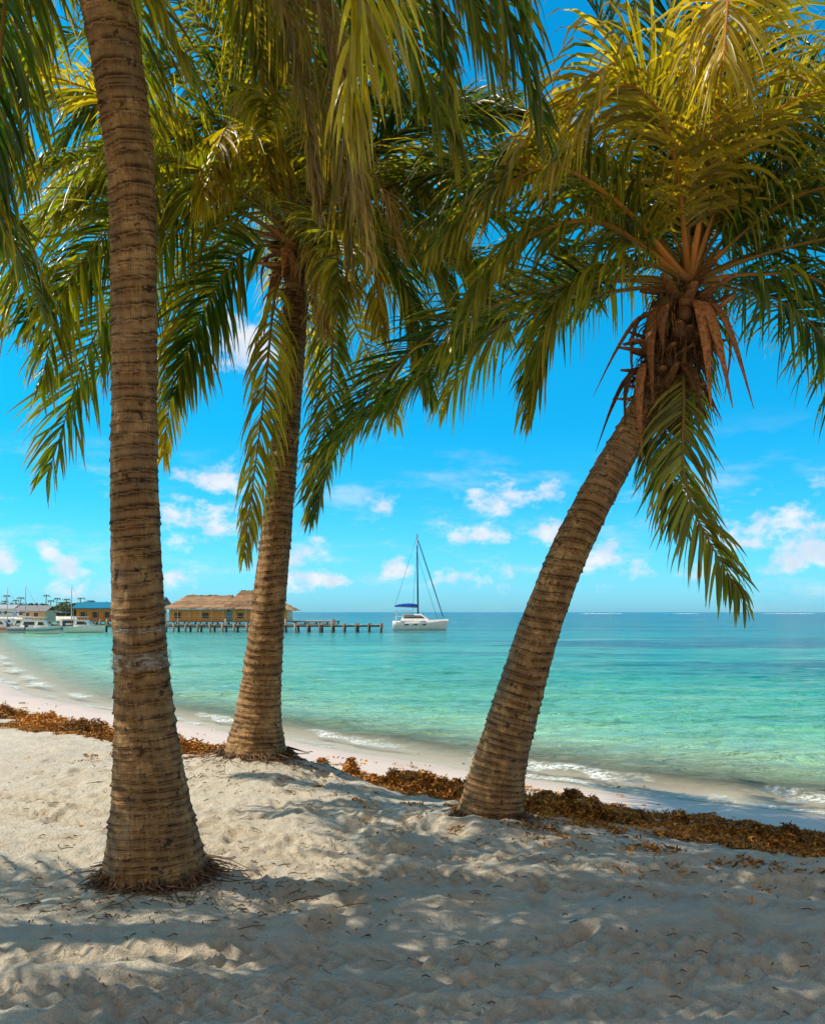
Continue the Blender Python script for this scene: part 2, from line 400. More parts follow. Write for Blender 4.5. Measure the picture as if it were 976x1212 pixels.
def crown_bits(parent,C,down,nuts=10,spathes=7,scale=1.0,seed=1,fib=260,nr=(.17,.27),tone=1.0,azn=None,stalks=4):
    r=np.random.default_rng(seed);C=np.array(C,float)
    mb=MB()
    for i in range(26):
        a=i*2.4+r.uniform(-.2,.2);h=-.42+.5*i/26
        p0=C+np.array([math.cos(a)*.07,math.sin(a)*.07,h])*scale
        out=np.array([math.cos(a),math.sin(a),0])
        l=r.uniform(.25,.45)*scale;e=r.uniform(-.2,1.2)
        pts=[p0,p0+out*l*.35+np.array([0,0,l*.35*e]),p0+out*l*.8+np.array([0,0,l*.6*e])]
        cc=np.array([.24,.11,.04])*r.uniform(.5,1.6)*tone
        mb.tube(spline(pts,7),np.array([.075,.07,.055,.045,.038,.032,.022])*scale,cc,8,.4)
    for i in range(fib):
        a=r.uniform(0,6.28);p0=C+np.array([math.cos(a)*.12,math.sin(a)*.12,r.uniform(-.65,.1)])*scale
        d=np.array([math.cos(a)*.6,math.sin(a)*.6,r.uniform(-1,.4)]);l=r.uniform(.08,.38)*scale
        p1=p0+d*l*.5;p2=p1+(d*.5+np.array([0,0,-.8]))*l*.5
        mb.tube([p0,p1,p2],[.006,.005,.002],np.array([.24,.12,.05])*r.uniform(.3,1.4)*tone,3)
    for i in range(spathes):
        a=i*6.28/spathes+r.uniform(-.4,.4);out=np.array([math.cos(a),math.sin(a),0])
        l=r.uniform(.3,.85)*scale
        p0=C+(out*.08+np.array([0,0,-.12]))*scale
        sp=r.uniform(.15,.6)
        pts=[p0,p0+out*.2*scale+np.array([0,0,.02]),p0+out*(.2+sp*.3)*scale+np.array([0,0,-.35*l]),p0+out*sp*scale+np.array([0,0,-l])]
        mb.tube(spline(pts,12),np.array([.012,.016,.024,.034,.042,.045,.043,.038,.03,.02,.012,.004])*1.1*scale,np.array([.30,.12,.045])*r.uniform(.4,1.5)*tone,8,.3)
        for k in range(stalks):
            q=p0+out*.12*scale;dd=out*.5+np.array([r.normal(0,.35),r.normal(0,.35),-.5])
            mb.tube([q,q+dd*.13*scale,q+dd*.22*scale+np.array([0,0,-.10*scale])],[.005,.004,.002],np.array([.30,.15,.05])*r.uniform(.5,1.2)*tone,4)
    mb.obj('leaf_sheaths',FIB,parent)
    if nuts:
        mb=MB();P=[]
        tries=0
        while len(P)<nuts and tries<4000:
            tries+=1
            a=math.radians(r.uniform(*azn)) if azn else r.uniform(0,6.28)
            rr=r.uniform(*nr)*scale
            c=C+np.array([math.cos(a)*rr,math.sin(a)*rr,r.uniform(-.30,.06)*scale])
            if all(np.linalg.norm(c-o)>.105*scale for o in P): P.append(c)
        for i,c in enumerate(P):
            R=r.uniform(.046,.058)*scale;vs=[];fs=[];nu,nv=16,12;tl=r.normal(0,.35,2)
            ax=np.array([tl[0],tl[1],1.]);ax/=np.linalg.norm(ax);bx=np.cross(ax,[0,1.,0]);bx/=np.linalg.norm(bx);cx=np.cross(ax,bx)
            for j in range(nv+1):
                v=math.pi*j/nv
                for k in range(nu):
                    u=2*math.pi*k/nu;q=1+.06*math.cos(3*u)
                    vs.append(c+R*(bx*math.sin(v)*math.cos(u)*q+cx*math.sin(v)*math.sin(u)*q+ax*(1.18*math.cos(v)-.12*math.sin(v)**2)))
            for j in range(nv):
                for k in range(nu): fs.append((j*nu+k,(j+1)*nu+k,(j+1)*nu+(k+1)%nu,j*nu+(k+1)%nu))
            col=np.array([(.20,.085,.022),(.11,.075,.018),(.15,.06,.02),(.22,.10,.025)][i%4])*r.uniform(.6,1.1)
            mb.add(vs,fs,col)
            mb.tube([C+np.array([0,0,.0]),(C+c)/2+np.array([0,0,.08*scale]),c+ax*R],[.014,.012,.01],(.2,.13,.04),5)
        mb.obj('coconuts',NUT,parent)
def roots(parent,x,y,R,seed,h=.05,n=420):
    r=np.random.default_rng(seed);mb=MB();z0=float(gz(x,y))
    for i in range(n):
        a=r.uniform(0,6.28);q=R*r.uniform(.95,1.02)
        o=np.array([math.cos(a),math.sin(a)])
        l=R*r.uniform(1.02,1.28) if i%6 else R*r.uniform(1.2,1.9)
        a2=r.normal(0,.35);o2=np.array([math.cos(a+a2),math.sin(a+a2)])
        e=(x+o2[0]*l,y+o2[1]*l);m=(x+o[0]*(q*.5+l*.5),y+o[1]*(q*.5+l*.5))
        pts=[(x+o[0]*q,y+o[1]*q,z0+r.uniform(.0,h)),(m[0],m[1],z0+r.uniform(-.02,.02)),(e[0],e[1],z0-.02+r.uniform(-.02,.012))]
        mb.tube(spline(pts,4),[.005,.005,.003,.002],np.array([.15,.09,.05])*r.uniform(.4,1.7),4)
    mb.obj('root_mat',FIB,parent)
def filler(mb,C,n,L,seed,skip=None,ell=(75,-35),lm=.6,cols=(GREEN,OLIVE,YEL),w=(.50,.30,.20),droop=(45,85),nl=84,azr=None):
    r=random.Random(seed)
    for i in range(n):
        az=(i*137.5+r.uniform(-14,14)+seed*31)%360
        if azr: az=r.uniform(*azr)
        if skip and any(((az-a+180)%360-180)**2<b*b for a,b in skip): continue
        f=i/max(1,n-1);el=ell[0]+(ell[1]-ell[0])*f+r.uniform(-8,8)
        c=r.choices(cols,w)[0];c2=r.choices(cols,w)[0];col=(c*.75+c2*.25)*r.uniform(.6,1.25)
        l=L*r.uniform(.82,1.1)*(.8 if f<.12 else 1)
        frond(mb,arc(C,az,el,l,r.uniform(*droop),r.uniform(-25,25)),col,lmax=lm*r.uniform(.85,1.1),grav=r.uniform(.06,.24),nl=nl)

# --- left (nearest) palm
pl=empty('coconut_palm')
trunk('trunk',[(-1.53,5.3,-.12,.325),(-1.535,5.3,.06,.295),(-1.552,5.3,.31,.25),(-1.58,5.3,.71,.20),(-1.615,5.3,1.22,.163),(-1.655,5.3,2.23,.142),(-1.655,5.28,3.24,.134),(-1.617,5.1,4.145,.132),(-1.66,4.8,4.95,.138),(-1.72,4.65,5.6,.13),(-1.75,4.6,6.2,.12)],pl,1)
C1=np.array([-1.75,4.6,6.3])
mb=MB()
F=lambda C,pts,col,**k:frond(mb,[tuple(C)]+pts,col,**k)
F(C1,[(-.95,5.2,6.25),(-.55,5.5,5.3),(-.28,5.6,3.85)],DEAD*.85,lmax=.5,grav=.34,curl=.16,width=.009,side=(1,-.3,0),nl=105,ang=(35,15))
F(C1,[(-1.1,5.3,6.2),(-.75,5.7,5.2),(-.62,5.8,4.2)],DEAD*.65,lmax=.45,grav=.34,curl=.16,width=.009,side=(1,-.3,0),nl=95,ang=(35,15))
F(C1,[(-2.1,4.9,6.0),(-2.3,5.0,5.0),(-2.38,5.05,3.75)],GREEN,lmax=.6,grav=.15,side=(1,.3,0))
F(C1,[(-2.6,5.2,6.1),(-2.95,5.4,5.0),(-2.95,5.6,3.7)],GREEN*.8,lmax=.6,grav=.15,side=(1,.3,0))
F(C1,[(-2.3,5.6,6.4),(-2.75,6.4,5.9),(-3.0,6.9,4.9)],OLIVE*.8,lmax=.7,grav=.15,side=(1,0,.2))
F(C1,[(-.7,4.9,6.6),(.25,5.0,5.7),(.72,5.0,4.35)],GREEN*1.1,lmax=.75,grav=.25)
F(C1,[(-.8,5.0,6.7),(.0,5.3,6.1),(.55,5.5,4.9)],OLIVE*.9,lmax=.75,grav=.2)
F(C1,[(-1.0,5.3,6.4),(-.2,5.9,5.9),(.3,6.2,4.8)],OLIVE,lmax=.7,grav=.22)
F(C1,[(-.9,4.7,6.5),(-.1,4.8,5.6),(.2,4.9,4.5)],GREEN,lmax=.7,grav=.22)
F(C1,[(-2.4,5.4,6.3),(-2.9,6.0,5.6),(-3.1,6.4,4.4)],GREEN,lmax=.7,grav=.2)
F(C1,[(-1.9,5.7,6.4),(-2.0,6.5,5.8),(-2.05,7.0,4.8)],OLIVE*.9,lmax=.65,grav=.18,side=(1,0,0))
F(C1,[(-1.4,5.8,6.5),(-1.2,6.8,6.1),(-1.2,7.5,5.2)],YEL*.6,lmax=.7,grav=.18,side=(1,0,0))
F(C1,[(-1.1,5.6,6.6),(-.6,6.4,6.5),(-.1,7.1,5.7)],GREEN,lmax=.7,grav=.18)
filler(mb,C1,21,3.3,3,skip=None,ell=(70,-20),lm=.7)
mb.obj('fronds',LEAF,pl);crown_bits(pl,C1,0,8,6,1.0,2);roots(pl,-1.53,5.3,.31,4)
def band(z0,z1,R,cx,cy):
    m2=MB();n=48;vs=[];K=8
    for k in range(K+1):
        z=z0+(z1-z0)*k/K
        for j in range(n):
            a=2*math.pi*j/n;rr=R(z)+.011+.003*math.sin(a*9+k*2)+rng.normal(0,.001)
            vs.append((cx(z)+rr*math.cos(a),cy+rr*math.sin(a),z+.015*math.sin(a+1)))
    m2.add(vs,[(k*n+j,k*n+(j+1)%n,(k+1)*n+(j+1)%n,(k+1)*n+j) for k in range(K) for j in range(n)])
    m2.obj('plastic_wrap',TAPE,pl)
band(1.26,1.36,lambda z:.168-.02*(z-1.2),lambda z:-1.617-.03*(z-1.22),5.3)
band(1.48,1.51,lambda z:.168-.02*(z-1.2),lambda z:-1.617-.03*(z-1.22),5.3)

# --- middle palm
pm=empty('coconut_palm')
trunk('trunk',[(-1.506,8.5,.0,.35),(-1.50,8.5,.2,.305),(-1.48,8.5,.58,.225),(-1.425,8.5,1.147,.178),(-1.344,8.5,1.956,.154),(-1.24,8.5,3.01,.138),(-1.158,8.5,3.98,.122),(-1.10,8.5,4.79,.11),(-1.08,8.5,5.05,.10)],pm,2)
C2=np.array([-1.08,8.5,5.1]);mb=MB()
F(C2,[(-1.9,8.3,5.35),(-2.8,8.1,4.3),(-3.3,8.0,2.8)],OLIVE*.7+GREEN*.4,lmax=.8,grav=.08,side=(0.3,.2,1))
F(C2-[0,0,.15],[(-1.25,8.2,4.6),(-1.35,8.1,3.6),(-1.52,8.0,2.1)],YEL*.5+OLIVE*.4,lmax=.5,grav=.22,side=(1,0,0))
F(C2-[0,0,.15],[(-.82,8.4,4.7),(-.76,8.3,3.8),(-.95,8.2,2.5)],OLIVE*.9,lmax=.48,grav=.22,side=(1,0,0))
F(C2,[(-1.9,8.6,5.15),(-2.25,8.6,4.2),(-2.42,8.6,3.1)],YEL*.8,lmax=.6,grav=.16,side=(.6,0,.8))
F(C2,[(-2.1,7.8,5.8),(-3.0,7.4,4.9),(-3.45,7.1,3.35)],OLIVE,lmax=.8,grav=.15)
F(C2,[(-2.1,7.9,5.4),(-2.9,7.6,4.5),(-3.1,7.4,3.5)],YEL*.3+GREEN,lmax=.8,grav=.15,side=(.5,0,.8))
F(C2,[(-1.8,8.2,5.6),(-2.6,8.1,5.2),(-3.5,8.0,4.2)],GREEN*.9,lmax=.8,grav=.15,side=(.2,0,1))
F(C2,[(-1.8,8.8,5.9),(-2.7,9.0,5.7),(-3.6,9.1,4.8)],GREEN,lmax=.8,grav=.15)
F(C2,[(-2.0,8.9,6.1),(-3.0,9.2,6.3),(-4.1,9.4,5.6)],OLIVE*.7,lmax=.8,grav=.15)
F(C2,[(-2.0,8.4,6.4),(-2.9,8.3,7.0),(-4.0,8.2,6.7)],GREEN*.9,lmax=.8,grav=.18)
F(C2,[(-1.6,8.4,5.0),(-2.0,8.3,4.3),(-2.2,8.2,3.6)],GREEN,lmax=.7,grav=.15,side=(.5,0,.8))
F(C2,[(-.4,8.2,5.65),(.2,8.1,5.25),(.62,8.0,4.4)],YEL*.6+OLIVE*.3,lmax=.7,grav=.25)
F(C2,[(-.5,8.0,5.0),(-.1,7.8,4.5),(.12,7.7,3.5)],GREEN*1.1,lmax=.65,grav=.25)
F(C2,[(-.5,8.3,5.2),(.1,8.3,4.9),(.5,8.2,4.1)],OLIVE,lmax=.65,grav=.25)
F(C2,[(-.4,8.6,5.4),(.3,8.7,5.2),(.9,8.8,4.4)],GREEN,lmax=.7,grav=.25)
F(C2,[(-.6,7.8,5.1),(-.35,7.4,4.6),(-.25,7.2,3.9)],YEL*.8,lmax=.6,grav=.28,side=(1,0,0))
F(C2,[(-1.6,8.3,6.3),(-2.4,8.1,6.6),(-3.3,8,5.7)],GREEN,lmax=.75,grav=.18)
F(C2,[(-1.5,8.1,5.9),(-2.1,7.8,5.9),(-2.9,7.5,5.0)],OLIVE*.8,lmax=.75,grav=.2)
F(C2,[(-1.2,8.2,6.6),(-1.5,8.0,7.6),(-2.1,7.8,8.0)],GREEN,lmax=.75,grav=.18)
F(C2,[(-1.1,8.3,6.6),(-1.0,8.2,7.6),(-.6,8.0,8.3)],OLIVE*.7,lmax=.75,grav=.18,side=(1,0,0))
F(C2,[(-1.6,8.3,6.5),(-2.2,8.2,7.3),(-3.1,8.1,7.5)],GREEN*.8,lmax=.8,grav=.18)
F(C2,[(-.8,8.2,6.3),(-.4,7.9,6.9),(.3,7.6,6.6)],YEL*.4+OLIVE*.4,lmax=.75,grav=.22)
F(C2,[(-.7,8.2,6.0),(-.1,8.0,6.3),(.7,7.8,5.9)],OLIVE*.8,lmax=.75,grav=.22)
F(C2,[(-1.3,7.9,5.6),(-1.5,7.3,5.6),(-1.6,6.8,4.8)],YEL*.6,lmax=.7,grav=.22,side=(1,0,0))
F(C2-[0,0,.1],[(-.95,8.2,5.0),(-.8,7.9,4.6),(-.75,7.8,4.1)],DEAD,lmax=.5,grav=.3,curl=.1,side=(1,0,0),ang=(35,15),width=.008)
F(C2-[0,0,.1],[(-.5,8.4,5.2),(-.1,8.4,4.6),(.0,8.4,3.9)],DEAD*.9,lmax=.5,grav=.3,curl=.1,width=.008)
F(C2-[0,0,.1],[(-.7,8.0,5.5),(-.3,7.7,5.3),(-.1,7.6,4.7)],DEAD*1.4,lmax=.6,grav=.35,curl=.16,width=.007,nl=100)
filler(mb,C2,24,3.1,5,ell=(75,-5),lm=.7)
mb.obj('fronds',LEAF,pm);crown_bits(pm,C2,0,8,7,1.0,5);roots(pm,-1.5,8.5,.32,6)

# --- right palm
pr=empty('coconut_palm')
trunk('trunk',[(.56,6.8,-.14,.29),(.596,6.8,.0,.262),(.66,6.8,.395,.212),(.803,6.8,.913,.178),(.984,6.8,1.496,.158),(1.21,6.8,2.08,.147),(1.47,6.8,2.6,.137),(1.76,6.8,3.115,.122),(1.99,6.8,3.63,.12),(2.10,6.8,4.02,.10)],pr,3)
C3=np.array([2.12,6.8,4.12]);mb=MB();ST=(.46,.24,.05)
F(C3,[(1.38,6.6,4.5),(.73,6.5,4.25),(.27,6.4,3.5)],YEL*.2+GREEN*.9,lmax=.65,grav=.28,stem=ST,r0=.038)
F(C3,[(1.38,6.9,4.05),(.47,7.0,3.75),(-.77,7.0,2.8)],GREEN*1.1,lmax=.6,grav=.16,nl=105)
F(C3,[(1.5,6.5,4.6),(.9,6.3,4.75),(.2,6.1,4.15)],OLIVE*.8,lmax=.75,grav=.26,stem=ST,r0=.035)
F(C3,[(1.96,6.5,5.1),(1.45,6.3,5.5),(.75,6.2,4.75)],YEL*.85,lmax=.85,grav=.22,stem=ST)
F(C3,[(1.8,6.2,4.9),(1.4,5.9,5.1),(.95,5.7,4.5)],YEL*.5+OLIVE*.3,lmax=.8,grav=.26,stem=ST)
F(C3,[(2.05,6.9,5.3),(2.0,6.9,6.4),(1.8,6.9,7.2)],GREEN*.8,lmax=.8,grav=.12,side=(1,0,0))
F(C3,[(2.67,6.7,4.6),(3.2,6.6,4.8),(4.0,6.5,4.3)],YEL*.4+OLIVE*.5,lmax=.75,grav=.28,stem=ST,r0=.042)
F(C3,[(2.6,6.7,4.15),(3.1,6.6,4.0),(3.55,6.5,3.0)],GREEN*1.2,lmax=.65,grav=.3,stem=ST)
F(C3,[(2.65,7.1,4.2),(3.3,7.3,3.95),(3.9,7.4,3.1)],GREEN,lmax=.65,grav=.25)
F((2.05,6.7,3.7),[(2.0,6.55,3.2),(2.02,6.5,2.45),(2.42,6.45,1.65)],YEL*.35+GREEN*.6,lmax=.5,grav=.12,side=(1,0,0),nl=74)
F((2.05,6.8,3.7),[(1.95,6.9,3.3),(2.0,6.95,2.8),(2.1,6.95,2.3)],GREEN*.9,lmax=.5,grav=.15,side=(1,0,0),nl=50)
F(C3,[(1.64,6.6,4.2),(1.1,6.5,3.85),(.86,6.4,3.05)],OLIVE*.9,lmax=.6,grav=.28)
F(C3,[(2.1,6.1,5.1),(1.95,5.5,5.4),(1.75,5.0,4.7)],YEL*.85,lmax=.85,grav=.18,side=(1,0,0),stem=ST)
F(C3,[(2.6,6.9,5.2),(3.0,7,5.7),(3.9,7,5.5)],GREEN,lmax=.85,grav=.22)
F(C3,[(2.4,6.8,5.3),(2.7,6.8,6.2),(3.2,6.7,6.6)],GREEN,lmax=.8,grav=.2)
F(C3,[(2.6,6.6,5.0),(3.1,6.4,5.5),(3.8,6.2,5.1)],OLIVE*.9,lmax=.85,grav=.25)
F(C3,[(2.7,6.6,4.8),(3.3,6.5,5.1),(4.0,6.4,4.8)],GREEN*.9,lmax=.85,grav=.25)
F(C3,[(2.5,6.9,5.5),(2.9,7,6.4),(3.7,7,6.8)],GREEN*.8,lmax=.85,grav=.2)
F(C3,[(2.35,6.3,4.9),(2.7,5.8,5.0),(3.1,5.4,4.4)],YEL*.4+OLIVE*.4,lmax=.8,grav=.22,stem=ST)
F(C3,[(2.6,6.4,4.5),(3.0,6.1,4.5),(3.35,5.9,3.9)],GREEN,lmax=.7,grav=.25,stem=ST)
F(C3,[(1.9,7.4,4.7),(1.5,8.1,4.7),(1.1,8.7,3.8)],GREEN*.8,lmax=.65,grav=.22)
F(C3,[(2.3,7.5,4.6),(2.6,8.2,4.4),(2.8,8.8,3.5)],GREEN*.8,lmax=.65,grav=.22)
F(C3,[(1.7,7.1,5.0),(1.1,7.4,5.4),(.4,7.7,4.9)],GREEN*.9,lmax=.75,grav=.22)
F(C3,[(1.8,7.0,5.4),(1.4,7.0,6.4),(.8,7.0,6.9)],GREEN,lmax=.8,grav=.2)
F(C3,[(1.6,6.9,4.9),(1.0,7.0,5.2),(.1,7.1,4.7)],GREEN,lmax=.8,grav=.25)
F(C3,[(2.4,7.2,5.2),(2.8,7.5,5.7),(3.5,7.9,5.6)],GREEN*.7,lmax=.85,grav=.25)
F(C3,[(2.1,7.2,5.3),(2.1,7.6,6.1),(2.3,8.1,6.3)],GREEN*.7,lmax=.8,grav=.2,side=(1,0,0))
filler(mb,C3,12,3.7,8,skip=[(270,45)],ell=(65,5),lm=.85,w=(.6,.25,.15),droop=(55,90))
mb.obj('fronds',LEAF,pr);crown_bits(pr,C3-[0.07,0,.14],0,12,12,1.05,9,560,(.15,.25),.8,(175,365))
crown_bits(pr,C3-[0.22,0,.60],0,0,9,.85,10,480,(.22,.32),.7);roots(pr,.58,6.8,.255,7)

# --- neighbouring palms of the grove, left of the frame (their shade falls on the beach)
for (x,y,h,sd,lx,ly,nf) in [(-5.8,4.5,5.4,12,1.6,.1,19),(-4.7,2.2,5.2,15,.8,.5,18)]:
    e=empty('coconut_palm');z=float(gz(x,y))
    trunk('trunk',[(x,y,z-.1,.30),(x+.05,y,z+.5,.2),(x+lx*.4,y+ly*.4,h*.4,.15),(x+lx*.8,y+ly*.8,h*.75,.13),(x+lx,y+ly,h,.11)],e,sd)
    mb=MB();C=np.array([x+lx,y+ly,h+.1])
    filler(mb,C,nf,3.3,sd,ell=(72,-25),lm=.7,nl=70)
    mb.obj('fronds',LEAF,e);crown_bits(e,C,0,8,5,1.0,sd,100)

# ------------------------------------------------------------ seaweed wrack
def seaweed():
    r=np.random.default_rng(3);line=spline([(-14,23,0),(-9.5,17.8,0),(-6.4,14.6,0),(-3.9,12.1,0),(-1.2,9.9,0),(.1,9.0,0),(1.1,8.35,0),(2.27,7.55,0),(3.2,6.85,0),(4.6,5.9,0),(8,3.2,0)],400)[:,:2]
    T=np.gradient(line,axis=0);T/=np.linalg.norm(T,axis=1)[:,None];Nn=np.stack([-T[:,1],T[:,0]],1)
    n=620000;i=r.integers(0,400,n);off=r.normal(0,.55,n)
    far=r.random(n)<.16;off=np.where(far,r.normal(.2,1.0,n),off)
    p=line[i]+Nn[i]*off[:,None]+r.normal(0,.05,(n,2))
    dens=.6*fbm(p[:,0]*1.3,p[:,1]*1.3,3)+.4*fbm(p[:,0]*6+9,p[:,1]*6,3)+.12*np.exp(-(off/.48)**2)
    lim=np.where(np.abs(off)>1.0,.54,.452)
    k=dens>lim;p=p[k];off=off[k];dens=dens[k]
    lump=fbm(p[:,0]*6+3,p[:,1]*6,2)
    hgt=np.clip((dens-.45)*1.2,0,.18)*np.exp(-(off/.6)**2)*np.clip(lump*3.4-.6,.15,1.4)
    n=len(p);z=gz(p[:,0],p[:,1])+.008+hgt*r.random(n)**.4
    c=np.stack([p[:,0],p[:,1],z],1)
    a=r.normal(0,1,(n,3));a[:,2]*=.6;a/=np.linalg.norm(a,axis=1)[:,None]
    b=np.cross(a,r.normal(0,1,(n,3)));b/=np.linalg.norm(b,axis=1)[:,None]
    L=r.uniform(.010,.032,n)[:,None];W=r.uniform(.003,.009,n)[:,None]
    nn=np.cross(a,b)
    V=np.stack([c-a*L-b*W,c-a*L+b*W,c+b*W+nn*L*.3,c-b*W+nn*L*.3,c+a*L+b*W*.6,c+a*L-b*W*.6],1).reshape(-1,3)
    q=np.arange(n)*6
    Fc=np.concatenate([np.stack([q,q+1,q+2,q+3],1),np.stack([q+3,q+2,q+4,q+5],1)])
    tone=.5+1.0*vnoise(p[:,0]*2.2,p[:,1]*2.2)[:,None]
    col=np.array([.54,.245,.05])[None]*r.uniform(.25,1.4,(n,1))*tone;col=np.repeat(col,6,0)
    mb=MB();mb.add(V,Fc,col);mb.obj('seaweed_wrack',WEED)
seaweed()

# ------------------------------------------------------------ litter on the sand
def litter():
    r=np.random.default_rng(8);mb=MB();n=2200
    x=r.uniform(-4,5,n);y=r.uniform(3,9.5,n)
    for i in range(1200):
        b=PB[i%3];x[i]=b[0]+r.normal(.25,.55);y[i]=b[1]+r.normal(-.2,.4)
    a=r.uniform(0,6.28,n);l=r.uniform(.006,.035,n)*np.where(r.random(n)<.06,3.0,1)
    dx,dy=np.cos(a)*l,np.sin(a)*l;k=-sdist(x,y)>2.3
    z0=gz(x-dx,y-dy);z1=gz(x,y);z2=gz(x+dx,y+dy)
    for i in np.nonzero(k)[0]:
        pts=[(x[i]-dx[i],y[i]-dy[i],z0[i]+.008),(x[i]+r.normal(0,.006),y[i]+r.normal(0,.006),z1[i]+.016),(x[i]+dx[i],y[i]+dy[i],z2[i]+.008)]
        mb.tube(pts,[.0022,.0035,.002],np.array([.16,.10,.05])*r.uniform(.4,1.8),4)
    mb.obj('fallen_palm_litter',FIB)
litter()

# ------------------------------------------------------------ distant: pier
pier=empty('wooden_pier');mb=MB()
x=-62.0
while x<-3.2:
    mb.box(x,92+.0*x,.2+rng.normal(0,.01),.27,1.9,.06,np.array([.36,.29,.22])*rng.uniform(.7,1.3));x+=.3
mb.box(-32.6,91.2,.10,59,.12,.14,(.2,.16,.12));mb.box(-32.6,92.8,.10,59,.12,.14,(.2,.16,.12))
mb.obj('deck',WOOD,pier,False)
mb=MB();x=-62
while x<-3.2:
    for y in(91.0,93.0):
        tt=.42 if rng.random()<.75 else .85
        mb.tube([(x,y,-2.6),(x+rng.normal(0,.04),y,-.3),(x+rng.normal(0,.04),y,tt)],[.13,.12,.11],np.array([.30,.24,.18])*rng.uniform(.6,1.3),8)
    x+=1.25
mb.obj('pilings',WOOD,pier)
plat=MB()
plat.box(-37,152,-.05,48,14,.16,(.28,.22,.17))
for i in range(25):
    for y in(145.5,158): plat.tube([(-60+i*1.95,y,-3),(-60+i*1.95,y,-.1)],.15,(.2,.16,.12),6)
plat.obj('stilt_platform',WOOD,None,False)

def hip_roof(mb,x0,x1,y0,y1,z0,z1,rx0,rx1,over=.0,nl=14,col=(.40,.26,.15)):
    ym=(y0+y1)/2;rows=nl
    rg=lambda t,a,b:a+(b-a)*t
    ring=[]
    for k in range(rows+1):
        t=k/rows
        xa=rg(t,x0,rx0);xb=rg(t,x1,rx1);ya=rg(t,y0,ym-.02);yb=rg(t,y1,ym+.02);z=rg(t,z0,z1)
        pts=[]
        for (a,b) in(((xa,ya),(xb,ya)),((xb,ya),(xb,yb)),((xb,yb),(xa,yb)),((xa,yb),(xa,ya))):
            for j in range(16):
                u=j/16;pts.append((rg(u,a[0],b[0])+rng.normal(0,.03),rg(u,a[1],b[1])+rng.normal(0,.04),z+rng.normal(0,.05)))
        ring.append(pts)
    V=[p for q in ring for p in q];n=64
    Fc=[(k*n+j,k*n+(j+1)%n,(k+1)*n+(j+1)%n,(k+1)*n+j) for k in range(rows) for j in range(n)]
    C=np.array(col)[None]*np.repeat(rng.uniform(.65,1.25,rows+1),n)[:,None]*rng.uniform(.7,1.25,((rows+1)*n,1))
    mb.add(V,Fc,C)
    mb.add([(x0,y0,z0),(x1,y0,z0),(x1,y1,z0),(x0,y1,z0)],[(0,1,2,3)],(.1,.07,.04))
def beach_bar():
    e=empty('thatched_beach_bar')
    w=MB();OR=(.90,.33,.04)
    w.box(-35.2,149,1.0,9.6,6,2.0,OR);w.box(-25.3,149.3,1.0,9.4,6.6,2.0,(.88,.38,.06))
    w.obj('walls',PAINT,e,False)
    d=MB()
    for xx in(-38.6,-34.0): d.box(xx,145.97,1.0,1.0,.08,.9,(.06,.05,.045))
    for xx in(-28.3,-24.1,-22.2): d.box(xx,145.97,.95,.9,.08,.9,(.07,.05,.04))
    d.box(-30.2,145.9,.85,.9,.1,1.6,(.12,.30,.36))
    d.obj('windows_and_door',PAINT,e,False)
    p=MB()
    for i in range(12): p.tube([(-40.3+i*1.86,145.4,0),(-40.3+i*1.86,145.4,2.0)],.07,(.65,.5,.33),6)
    for zz in(.45,.85): p.box(-30,145.4,zz,20.6,.06,.06,(.65,.5,.35))
    p.obj('veranda_posts',WOOD,e,False)
    r=MB();hip_roof(r,-40.8,-29.0,145.2,155,2.1,4.4,-38.0,-30.4,col=(.34,.21,.12))
    hip_roof(r,-31.2,-21.0,145.1,156,2.05,5.2,-29.0,-26.6,col=(.30,.18,.10))
    hip_roof(r,-24.2,-19.3,145.4,154,1.8,3.0,-23,-21.4,col=(.36,.23,.13))
    r.obj('thatched_roof',THATCH,e)
beach_bar()
def gable(r,x0,x1,y0,y1,z0,z1,c):
    ym=(y0+y1)/2;t=.12
    r.add([(x0,y0,z0),(x1,y0,z0),(x1,ym,z1),(x0,ym,z1),(x0,y1,z0),(x1,y1,z0),(x0,y0,z0+t),(x1,y0,z0+t),(x1,ym,z1+t),(x0,ym,z1+t),(x0,y1,z0+t),(x1,y1,z0+t)],
          [(6,7,8,9),(9,8,11,10),(0,3,2,1),(3,4,5,2),(0,1,7,6),(4,10,11,5),(0,6,9,3),(3,9,10,4),(1,2,8,7),(2,5,11,8)],c)
def shack():
    e=empty('stilt_shack');w=MB()
    w.box(-52.5,150,1.0,6.6,5,2.1,(.80,.33,.05));w.box(-45.6,151,1.3,6.2,5,2.6,(.72,.45,.22));w.obj('walls',PAINT,e,False)
    r=MB()
    gable(r,-56.3,-48.8,146.6,153.4,2.1,3.1,(.02,.16,.24));gable(r,-49.2,-41.8,147.4,154.6,2.65,4.0,(.04,.16,.24))
    r.obj('metal_roof',PAINT,e,False)
    d=MB()
    for xx in(-54.6,-52.6,-50.6): d.box(xx,147.47,1.05,1.0,.08,1.0,(.05,.06,.07))
    for xx in(-47.4,-45.4,-43.6): d.box(xx,148.47,1.4,1.0,.08,1.1,(.05,.06,.07))
    d.obj('windows',PAINT,e,False)
    p=MB()
    for i in range(8): p.tube([(-56+i,146.7,0),(-56+i,146.7,2.1)],.08,(.35,.2,.1),6)
    p.box(-52.5,146.7,.6,7,.06,.08,(.5,.25,.1));p.obj('porch_posts',WOOD,e,False)
shack()
